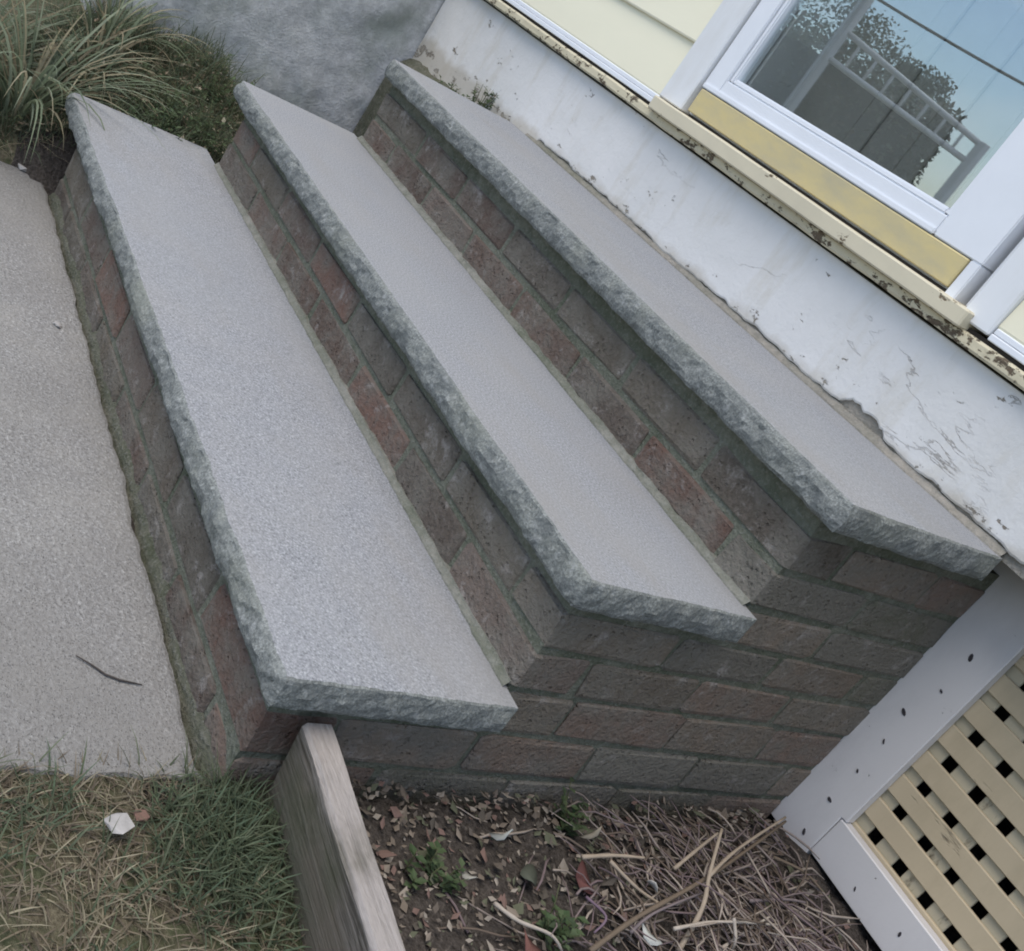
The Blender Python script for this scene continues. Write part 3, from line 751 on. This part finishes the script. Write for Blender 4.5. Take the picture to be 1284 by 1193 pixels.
weed('leafy_weed', onb(-1.95, .36), 26, 43, 'dark leafy weed growing against the foot of the grey wall', .12, .10)
weed('wispy_weed', (-1.70, YH-.030, Z3-.068), 26, 44, 'wispy weed growing in the gap between top tread and white foundation', .10, .03, True)
weed('wispy_weed', (-1.88, YH-.030, Z3-.068), 22, 45, 'low mossy weed in the corner of foundation and grey wall', .05, .03)

for q_i, (xx, yy, hh, lb) in enumerate([(.21, .40, .05, 'small green seedling in the litter beside the curved pale stem'), (.30, .86, .06, 'green weed seedling at the foot of the lattice rail'), (.05, .52, .05, 'small green seedling against the foot of the brick side wall'), (.13, .24, .035, 'tiny seedling beside the edging board in the bed')]):
    weed('seedling', onb(xx, yy), 9, 60+q_i, lb, hh, .03)
# flower bed litter: leaf flakes, crumbs
r = random.Random(55); V = []; Fc = []; Cc = []
for k in range(5200):
    x = r.random()**1.2*.75+.004; y = r.uniform(.10, 1.05)
    if y > 1.035 and x > .0: continue
    z = gz(x, y)+r.uniform(.0, .008); L = r.uniform(.004, .014)*(1.9 if r.random() < .15 else 1); az = r.uniform(0, 6.28)
    d = Vector((math.cos(az), math.sin(az), r.uniform(-.5, .6))); s = Vector((-d.y, d.x, r.uniform(-.6, .6))); b = len(V); c0 = Vector((x, y, z+.002))
    V += [c0-d*L*.5, c0+s*L*.3, c0+d*L*.5+Vector((0, 0, L*.2)), c0-s*L*.3]; Fc += [(b, b+1, b+2), (b, b+2, b+3)]
    Cc += [r.choice([(.12, .10, .085), (.16, .13, .105), (.085, .073, .062), (.21, .175, .145), (.17, .11, .095), (.10, .105, .07), (.28, .245, .21)])]*4
tag(meshobj('leaf_litter', V, Fc, M['litter'], None, False, Cc), 'brown crumbled leaf litter covering the flower bed', 'litter', kind='stuff')
r = random.Random(57); V = []; Fc = []; Cc = []
for k in range(1500):
    x = -1.69-r.random()**1.4*.45; y = r.uniform(-.1, .6)
    z = gz(x, y)+r.uniform(.002, .03); L = r.uniform(.006, .022); az = r.uniform(0, 6.28)
    d = Vector((math.cos(az), math.sin(az), r.uniform(-.4, .5))); s_ = Vector((-d.y, d.x, r.uniform(-.5, .5))); b = len(V); c0 = Vector((x, y, z))
    V += [c0-d*L*.5, c0+s_*L*.28, c0+d*L*.5+Vector((0, 0, L*.2)), c0-s_*L*.28]; Fc += [(b, b+1, b+2), (b, b+2, b+3)]
    Cc += [r.choice([(.30, .25, .18), (.22, .17, .12), (.38, .34, .26), (.17, .13, .09), (.12, .14, .07)])]*4
tag(meshobj('dead_leaves', V, Fc, M['litter'], None, False, Cc), 'dead tan leaves scattered over the bank left of the steps', 'litter', kind='stuff')
# fine tangled stems
r = random.Random(56); V = []; Fc = []; Cc = []
def stalk(r, p, az, L, rad, sag, wave=.015, el=.15, n=7):
    pts = []; q = Vector(p); a = az; e = el
    for i in range(n):
        pts.append(q.copy()); q = q+Vector((math.cos(a)*math.cos(e), math.sin(a)*math.cos(e), math.sin(e)))*(L/(n-1))
        a += r.gauss(0, wave*10); e += -sag/(n-1)+r.gauss(0, .05)
        q.z = max(q.z, gz(q.x, q.y)+rad*1.5)
    return pts
for k in range(900):
    x = min(.9, abs(r.gauss(.23, .12))+.01); y = r.gauss(.76, .15)
    if not (.12 < y < 1.02): continue
    b = len(V); pts = stalk(r, (x, y, gz(x, y)+r.uniform(.002, .02+.035*math.exp(-((x-.2)/.1)**2-((y-.75)/.13)**2))), r.uniform(0, 6.28), r.uniform(.04, .13), .001, .5, .03, r.uniform(-.1, .5), 5)
    if any(p.y > 1.04 or p.x < .008 for p in pts): continue
    rr = r.uniform(.0007, .0020); tube(V, Fc, pts, [rr]*4+[rr*.4], 4)
    c = r.choice([(.24, .20, .18), (.19, .15, .15), (.33, .28, .24), (.16, .12, .125), (.13, .10, .08)]); Cc += [c]*(len(V)-b)
tag(meshobj('stem_tangle', V, Fc, M['litter'], None, True, Cc), 'tangle of fine dead stems in the flower bed', 'stems', kind='stuff')
# the larger dry stems one can count
def stem(pix_pts, h, rad, col, label):
    pts0 = []
    for (u, v), hh in zip(pix_pts, h):
        p = pix(u, v, 'z', .02+hh)
        if p.y > 1.03: p = pix(u, v, 'y', 1.03)
        pts0.append(p)
    pts = []
    for i in range(len(pts0)-1):
        for k in range(5):
            t = k/5; a = pts0[max(0, i-1)]; b = pts0[i]; c = pts0[i+1]; d = pts0[min(len(pts0)-1, i+2)]
            pts.append(.5*((2*b)+(c-a)*t+(2*a-5*b+4*c-d)*t*t+(3*b-a-3*c+d)*t**3))
    pts.append(pts0[-1]); n = len(pts); V = []; Fc = []
    for p in pts: p.x = max(p.x, .007)
    tube(V, Fc, pts, [rad*(1-.45*i/n)*(1+.10*math.sin(i*2.1)) for i in range(n)], 6)
    o = meshobj('dry_stem', V, Fc, M['litter'], None, True, [col]*len(V))
    return tag(o, label, 'stem', 'dry stems lying in the flower bed')
TAN = (.33, .27, .21); PALE = (.42, .37, .32); GREYP = (.20, .165, .17); BRN = (.15, .115, .085)
stem([(740, 1193), (800, 1150), (880, 1105), (945, 1060), (985, 1030)], [.02, .04, .055, .06, .06], .0036, BRN, 'long brown stem slanting across the bed towards the frame post')
stem([(850, 1193), (880, 1140), (890, 1095), (905, 1040)], [.01, .05, .07, .09], .0038, TAN, 'forked tan stem standing up from the tangle')
stem([(890, 1098), (925, 1065), (985, 1025)], [.07, .07, .08], .0028, TAN, 'side branch of the forked stem reaching the frame post')
stem([(620, 1133), (650, 1155), (690, 1172), (705, 1193)], [.02, .03, .025, .01], .0030, PALE, 'curved pale stem beside the red leaf in the litter')
stem([(730, 1075), (770, 1073), (808, 1076)], [.04, .045, .05], .0032, TAN, 'short straight tan stem lying level in front of the bricks')
stem([(765, 1080), (800, 1115), (830, 1135)], [.04, .03, .02], .0028, TAN, 'tan stem dropping from the short straight stem')
stem([(845, 1165), (900, 1156), (975, 1160)], [.04, .045, .04], .0026, PALE, 'long thin pale stem lying across the upright stems')
stem([(920, 1150), (922, 1180), (915, 1193)], [.05, .03, .01], .0030, PALE, 'short pale stem crossing the long thin one')
stem([(900, 1193), (940, 1165), (965, 1150)], [.01, .03, .04], .0026, PALE, 'pale stem end leaning towards the lattice rail')
stem([(845, 1090), (875, 1065), (900, 1045)], [.03, .05, .06], .0030, TAN, 'tan stem end pointing up at the brick wall')
stem([(790, 1170), (820, 1145), (880, 1120)], [.02, .04, .04], .0026, GREYP, 'greyish stem under the long brown stem')
stem([(940, 1130), (985, 1128), (1010, 1132)], [.02, .025, .02], .0028, GREYP, 'greyish stem stub beside the lattice rail')
stem([(735, 1125), (760, 1150), (745, 1170)], [.02, .03, .02], .0022, (.17, .12, .16), 'purplish crooked stem in the middle of the litter')
stem([(970, 1075), (1010, 1095), (1040, 1130)], [.03, .03, .015], .0026, BRN, 'brown stem curling under the frame rail')

def flake(name, u, v, L, Wd, col, label, cat, h=.012, tilt=.5, az=0, grp=None):
    c = pix(u, v, 'z', .02+h); V = []; Fc = []; n = 10
    for k in range(n):
        a = 2*math.pi*k/n; V.append(Vector((math.cos(a)*L*.5*(1+.12*math.sin(3*a)), math.sin(a)*Wd*.5*(1+.1*math.cos(2*a+1)), .12*L*math.cos(2*a))))
    V.append(Vector((0, 0, -.04*L))); V2 = [v+Vector((0, 0, -.0012)) for v in V]
    for k in range(n): Fc += [(k, (k+1) % n, n), ((k+1) % n+n+1, k+n+1, 2*n+1), (k, k+n+1, (k+1) % n+n+1, (k+1) % n)]
    Mx = Matrix.Translation(c) @ Matrix.Rotation(az, 4, 'Z') @ Matrix.Rotation(tilt, 4, 'Y')
    o = meshobj(name, [Mx @ v for v in V+V2], Fc, M['litter'], None, True, [col]*(2*n+2)); return tag(o, label, cat, grp)
flake('dead_leaf', 629, 1046, .034, .018, (.36, .38, .37), 'pale grey-green oval leaf standing up near the brick wall', 'leaf', .02, -1.0, .6)
flake('dead_leaf', 588, 1098, .022, .016, (.33, .32, .29), 'small pale crumpled leaf between the oval leaf and the edging board', 'leaf', .015, -.6, .2)
flake('dead_leaf', 668, 1188, .045, .032, (.15, .07, .06), 'dull red leaf beside the curved pale stem', 'leaf', .015, .4, 1.0)
flake('dead_leaf', 735, 1103, .045, .028, (.13, .055, .05), 'dark red leaf beneath the purplish stem', 'leaf', .012, .3, .2)
flake('dead_leaf', 820, 1110, .030, .020, (.50, .49, .47), 'whitish leaf scrap beside the long brown stem', 'leaf', .025, .6, 2.0)
flake('dead_leaf', 815, 1172, .036, .022, (.46, .47, .45), 'larger whitish leaf scrap below the long brown stem', 'leaf', .02, .2, .8)
flake('dead_leaf', 665, 1098, .040, .026, (.085, .095, .075), 'dull green-grey leaf lying flat in the litter', 'leaf', .01, .2, 2.4)
flake('dead_leaf', 742, 1045, .034, .010, (.26, .23, .18), 'narrow tan leaf standing against the foot of the bricks', 'leaf', .03, -1.1, 1.2)

def stone(name, u, v, size, mat, label, cat='stone', z=0.0):
    c = pix(u, v, 'z', z); bm = bmesh.new(); bmesh.ops.create_icosphere(bm, subdivisions=1, radius=1)
    for p in bm.verts:
        k = 1+.40*noise.noise(p.co*1.3+Vector((u, v, 0))); q = p.co*k
        q = Vector((q.x, q.y, math.copysign(min(abs(q.z), .6), q.z))); p.co = Vector((c.x+q.x*size[0], c.y+q.y*size[1], z+q.z*size[2]+size[2]*.5))
    me = bpy.data.meshes.new(name); bm.to_mesh(me); bm.free(); return tag(link(name, me, mat), label, cat)
stone('stone', 149, 1034, (.015, .017, .004), M['stone'], 'flat white stone lying in the lawn', z=.014)
stone('brick_chip', 176, 1024, (.008, .010, .003), M['redstone'], 'small red brick chip beside the white stone', 'chip', z=.008)
stone('stone', 28, 211, (.022, .014, .008), M['stone'], 'small white pebble at the grassy end of the walkway', z=.002)
stone('stone', 72, 408, (.010, .008, .004), M['stone'], 'tiny white chip on the walkway beside the riser', z=.001)
tw = [pix(u, v, 'z', .0025) for u, v in ((95, 822), (115, 834), (132, 846), (150, 853), (178, 859))]
V = []; Fc = []; tube(V, Fc, tw, [.0007, .0012, .0013, .0014, .0008], 5)
tag(meshobj('twig', V, Fc, M['litter'], None, True, [(.06, .05, .045)]*len(V)), 'thin dark twig lying on the concrete walkway', 'twig')

# ------------------------------------------------------------------ across the yard: what the door glass reflects
MC = Vector((CAM.x, 2*(YH+.006)-CAM.y, CAM.z))
def refl(u, v, D):
    r = (RM.transposed() @ Vector(((u-PPX)/F, (v-PPY)/F, 1))).normalized(); r.y = -r.y
    k = math.hypot(r.x, r.y); return MC+r*(D/k)
# pale railing
rl = refl(985, 140, 5.5); rr_ = refl(1190, 235, 5.5)
rail = empty('railing', (rl.x, rl.y, 0)); tag(rail, 'pale painted railing reflected in the door glass', 'railing')
for p, top in ((rl, refl(1075, 0, 5.5).z+.15), (rr_, refl(1216, 168, 5.5).z)):
    boxmesh('post', (p.x-.022, p.y-.022, -.02), (p.x+.022, p.y+.022, top), M['railm'], rail, .004)
for (ua, va, ub, vb) in ((1035, 70, 1204, 198), (1062, 40, 1213, 172)):
    a = rl.copy(); a.z = refl(ua, va, 5.5).z; b = rr_.copy(); b.z = refl(ub, vb, 5.5).z; V = []; Fc = []; tube(V, Fc, [a, b], [.014, .014], 8); meshobj('rail', V, Fc, M['railm'], rail, True)
for k in range(1, 8):
    p = rl.lerp(rr_, k/8.0); z0_ = rl.z+(refl(1035, 70, 5.5).z-rl.z)*(1-k/8)+(refl(1204, 198, 5.5).z-rl.z)*k/8; z1_ = rl.z+(refl(1062, 40, 5.5).z-rl.z)*(1-k/8)+(refl(1213, 172, 5.5).z-rl.z)*k/8
    V = []; Fc = []; tube(V, Fc, [Vector((p.x, p.y, z0_)), Vector((p.x, p.y, z1_))], [.008, .008], 6); meshobj('baluster', V, Fc, M['railm'], rail, True)
# shed
sa = refl(1215, 140, 14); sb = refl(1010, 60, 14); dd = (sb-sa); dd.z = 0; Lw = dd.length; ux = dd.normalized(); uy = Vector((-ux.y, ux.x, 0))
if uy.dot(sa-MC) < 0: uy = -uy
hedge = empty('hedge', (sa.x, sa.y, 0)); tag(hedge, 'dense clipped hedge reflected in the lower part of the door glass', 'hedge')
hz = sa.z-.05; rh = random.Random(91); V = []; Fc = []; LV = []; LF = []; LC = []
o0 = Vector((sa.x, sa.y, 0)); Lh = Lw+2.5
def htop(a): return hz+.10*fbm(Vector((a*1.7, 3, 0)))+.05*fbm(Vector((a*6, 3, 0)))
V = [o0+ux*a+uy*b+Vector((0, 0, c)) for b in (.15, .85) for a, c in ((.12, -.1), (Lh-.1, -.1), (Lh-.1, hz-.25), (.12, hz-.25))]
Fc = [(0, 1, 2, 3), (7, 6, 5, 4), (0, 4, 5, 1), (1, 5, 6, 2), (2, 6, 7, 3), (3, 7, 4, 0)]
meshobj('hedge_core', V, Fc, M['dark'], hedge)  # solid dark core filling the hedge behind its leaves
for k in range(9000):
    a = rh.uniform(0, Lh); b = rh.choice([rh.uniform(-.02, .25), rh.uniform(0, 1)]); c = rh.uniform(0, 1)**.8*htop(a)
    if rh.random() < .25: a = rh.uniform(0, .25)
    p = o0+ux*a+uy*b+Vector((0, 0, c)); d = Vector((rh.gauss(0, 1), rh.gauss(0, 1), rh.gauss(0, 1))).normalized(); q = d.cross(Vector((.3, .5, .8))).normalized(); L = rh.uniform(.04, .11)
    i0 = len(LV); LV += [p, p+d*L*.5+q*L*.3, p+d*L, p+d*L*.5-q*L*.3]; LF.append((i0, i0+1, i0+2, i0+3)); t = .6+.8*noise.noise(Vector((a*1.1, c*1.6, 5)))
    cc = rh.choice([(.10, .11, .065), (.13, .125, .08), (.14, .11, .085), (.08, .09, .06)]); LC += [tuple(v*max(.4, t+.4) for v in cc)]*4
meshobj('foliage', LV, LF, M['leaf'], hedge, False, LC)
# trees
def tree(loc, H, Wd, seed, label):
    r = random.Random(seed); e = empty('tree', loc); tag(e, label, 'tree', 'trees across the yard'); base = Vector(loc)
    V = []; Fc = []; tube(V, Fc, [base+Vector((0, 0, -.1)), base+Vector((.05, 0, H*.4)), base+Vector((0, .05, H*.85))], [.13, .09, .03], 7)
    for k in range(7):
        a = r.uniform(0, 6.28); z = H*r.uniform(.3, .7); tube(V, Fc, [base+Vector((0, 0, z)), base+Vector((math.cos(a)*Wd*.35, math.sin(a)*Wd*.35, z+H*.15))], [.04, .015], 5)
    meshobj('trunk', V, Fc, M['bark'], e, True)
    LV = []; LF = []; LC = []
    cl = [(Vector((r.gauss(0, Wd*.22), r.gauss(0, Wd*.22), H*r.uniform(.28, .95))), r.uniform(.12, .24)*Wd) for _ in range(34)]
    for k in range(4200):
        c, q = r.choice(cl); d = Vector((r.gauss(0, 1), r.gauss(0, 1), r.gauss(0, 1))).normalized()*q*r.random()**.4*Vector((1, 1, 1)).length/1.732
        taper = 1-.55*max(0, (c.z/H-.45)); p = base+Vector((c.x*taper, c.y*taper, c.z))+d
        if p.z > base.z+H: continue
        a = Vector((r.gauss(0, 1), r.gauss(0, 1), r.gauss(0, 1))).normalized(); s = a.cross(Vector((.3, .5, .8))).normalized(); L = r.uniform(.05, .10)
        b = len(LV); LV += [p, p+a*L*.5+s*L*.3, p+a*L, p+a*L*.5-s*L*.3]; LF.append((b, b+1, b+2, b+3)); LC += [r.choice([(.045, .06, .03), (.06, .08, .04), (.08, .095, .05), (.035, .045, .028)])]*4
    meshobj('crown', LV, LF, M['leaf'], e, False, LC)
for (u, v, D, wd, sd, lb) in [(1015, -60, 19, 3.2, 1, 'broad leafy tree tallest of the trees across the yard'), (1090, -10, 21, 2.0, 2, 'narrow tree beside the tallest one across the yard'), (1135, 48, 20, 1.5, 3, 'small pointed tree standing behind the hedge'), (1165, 70, 22, 1.2, 4, 'slim tree between two small trees across the yard'), (1195, 95, 20, 1.1, 5, 'lowest tree at the end of the row across the yard'), (960, -40, 17, 2.6, 6, 'bushy tree at the far end of the row across the yard')]:
    p = refl(u, v, D); tree((p.x, p.y, -.05), p.z, wd, sd, lb)
# overhead cable on two poles
pa = refl(1080, -15, 24); pb = refl(1330, 130, 24); dv = (pb-pa).normalized(); pa -= dv*9; pb += dv*9
for p, lb in ((pa, 'wooden utility pole beyond the row of trees'), (pb, 'wooden utility pole standing clear of the trees')):
    V = []; Fc = []; tube(V, Fc, [Vector((p.x, p.y, -.2)), Vector((p.x, p.y, p.z+.9))], [.14, .10], 10)
    e = empty('utility_pole', (p.x, p.y, 0)); tag(e, lb, 'pole', 'utility poles'); meshobj('pole', V, Fc, M['bark'], e, True)
    boxmesh('crossarm', (p.x-.6, p.y-.05, p.z+.45), (p.x+.6, p.y+.05, p.z+.57), M['bark'], e, .01)
V = []; Fc = []; pts = [pa.lerp(pb, i/24)-Vector((0, 0, 1.0*4*(i/24)*(1-i/24)-.95)) for i in range(25)]; tube(V, Fc, pts, [.03]*25, 5)
tag(meshobj('overhead_cable', V, Fc, M['wire'], None, True), 'black overhead cable reflected across the sky in the glass', 'cable')
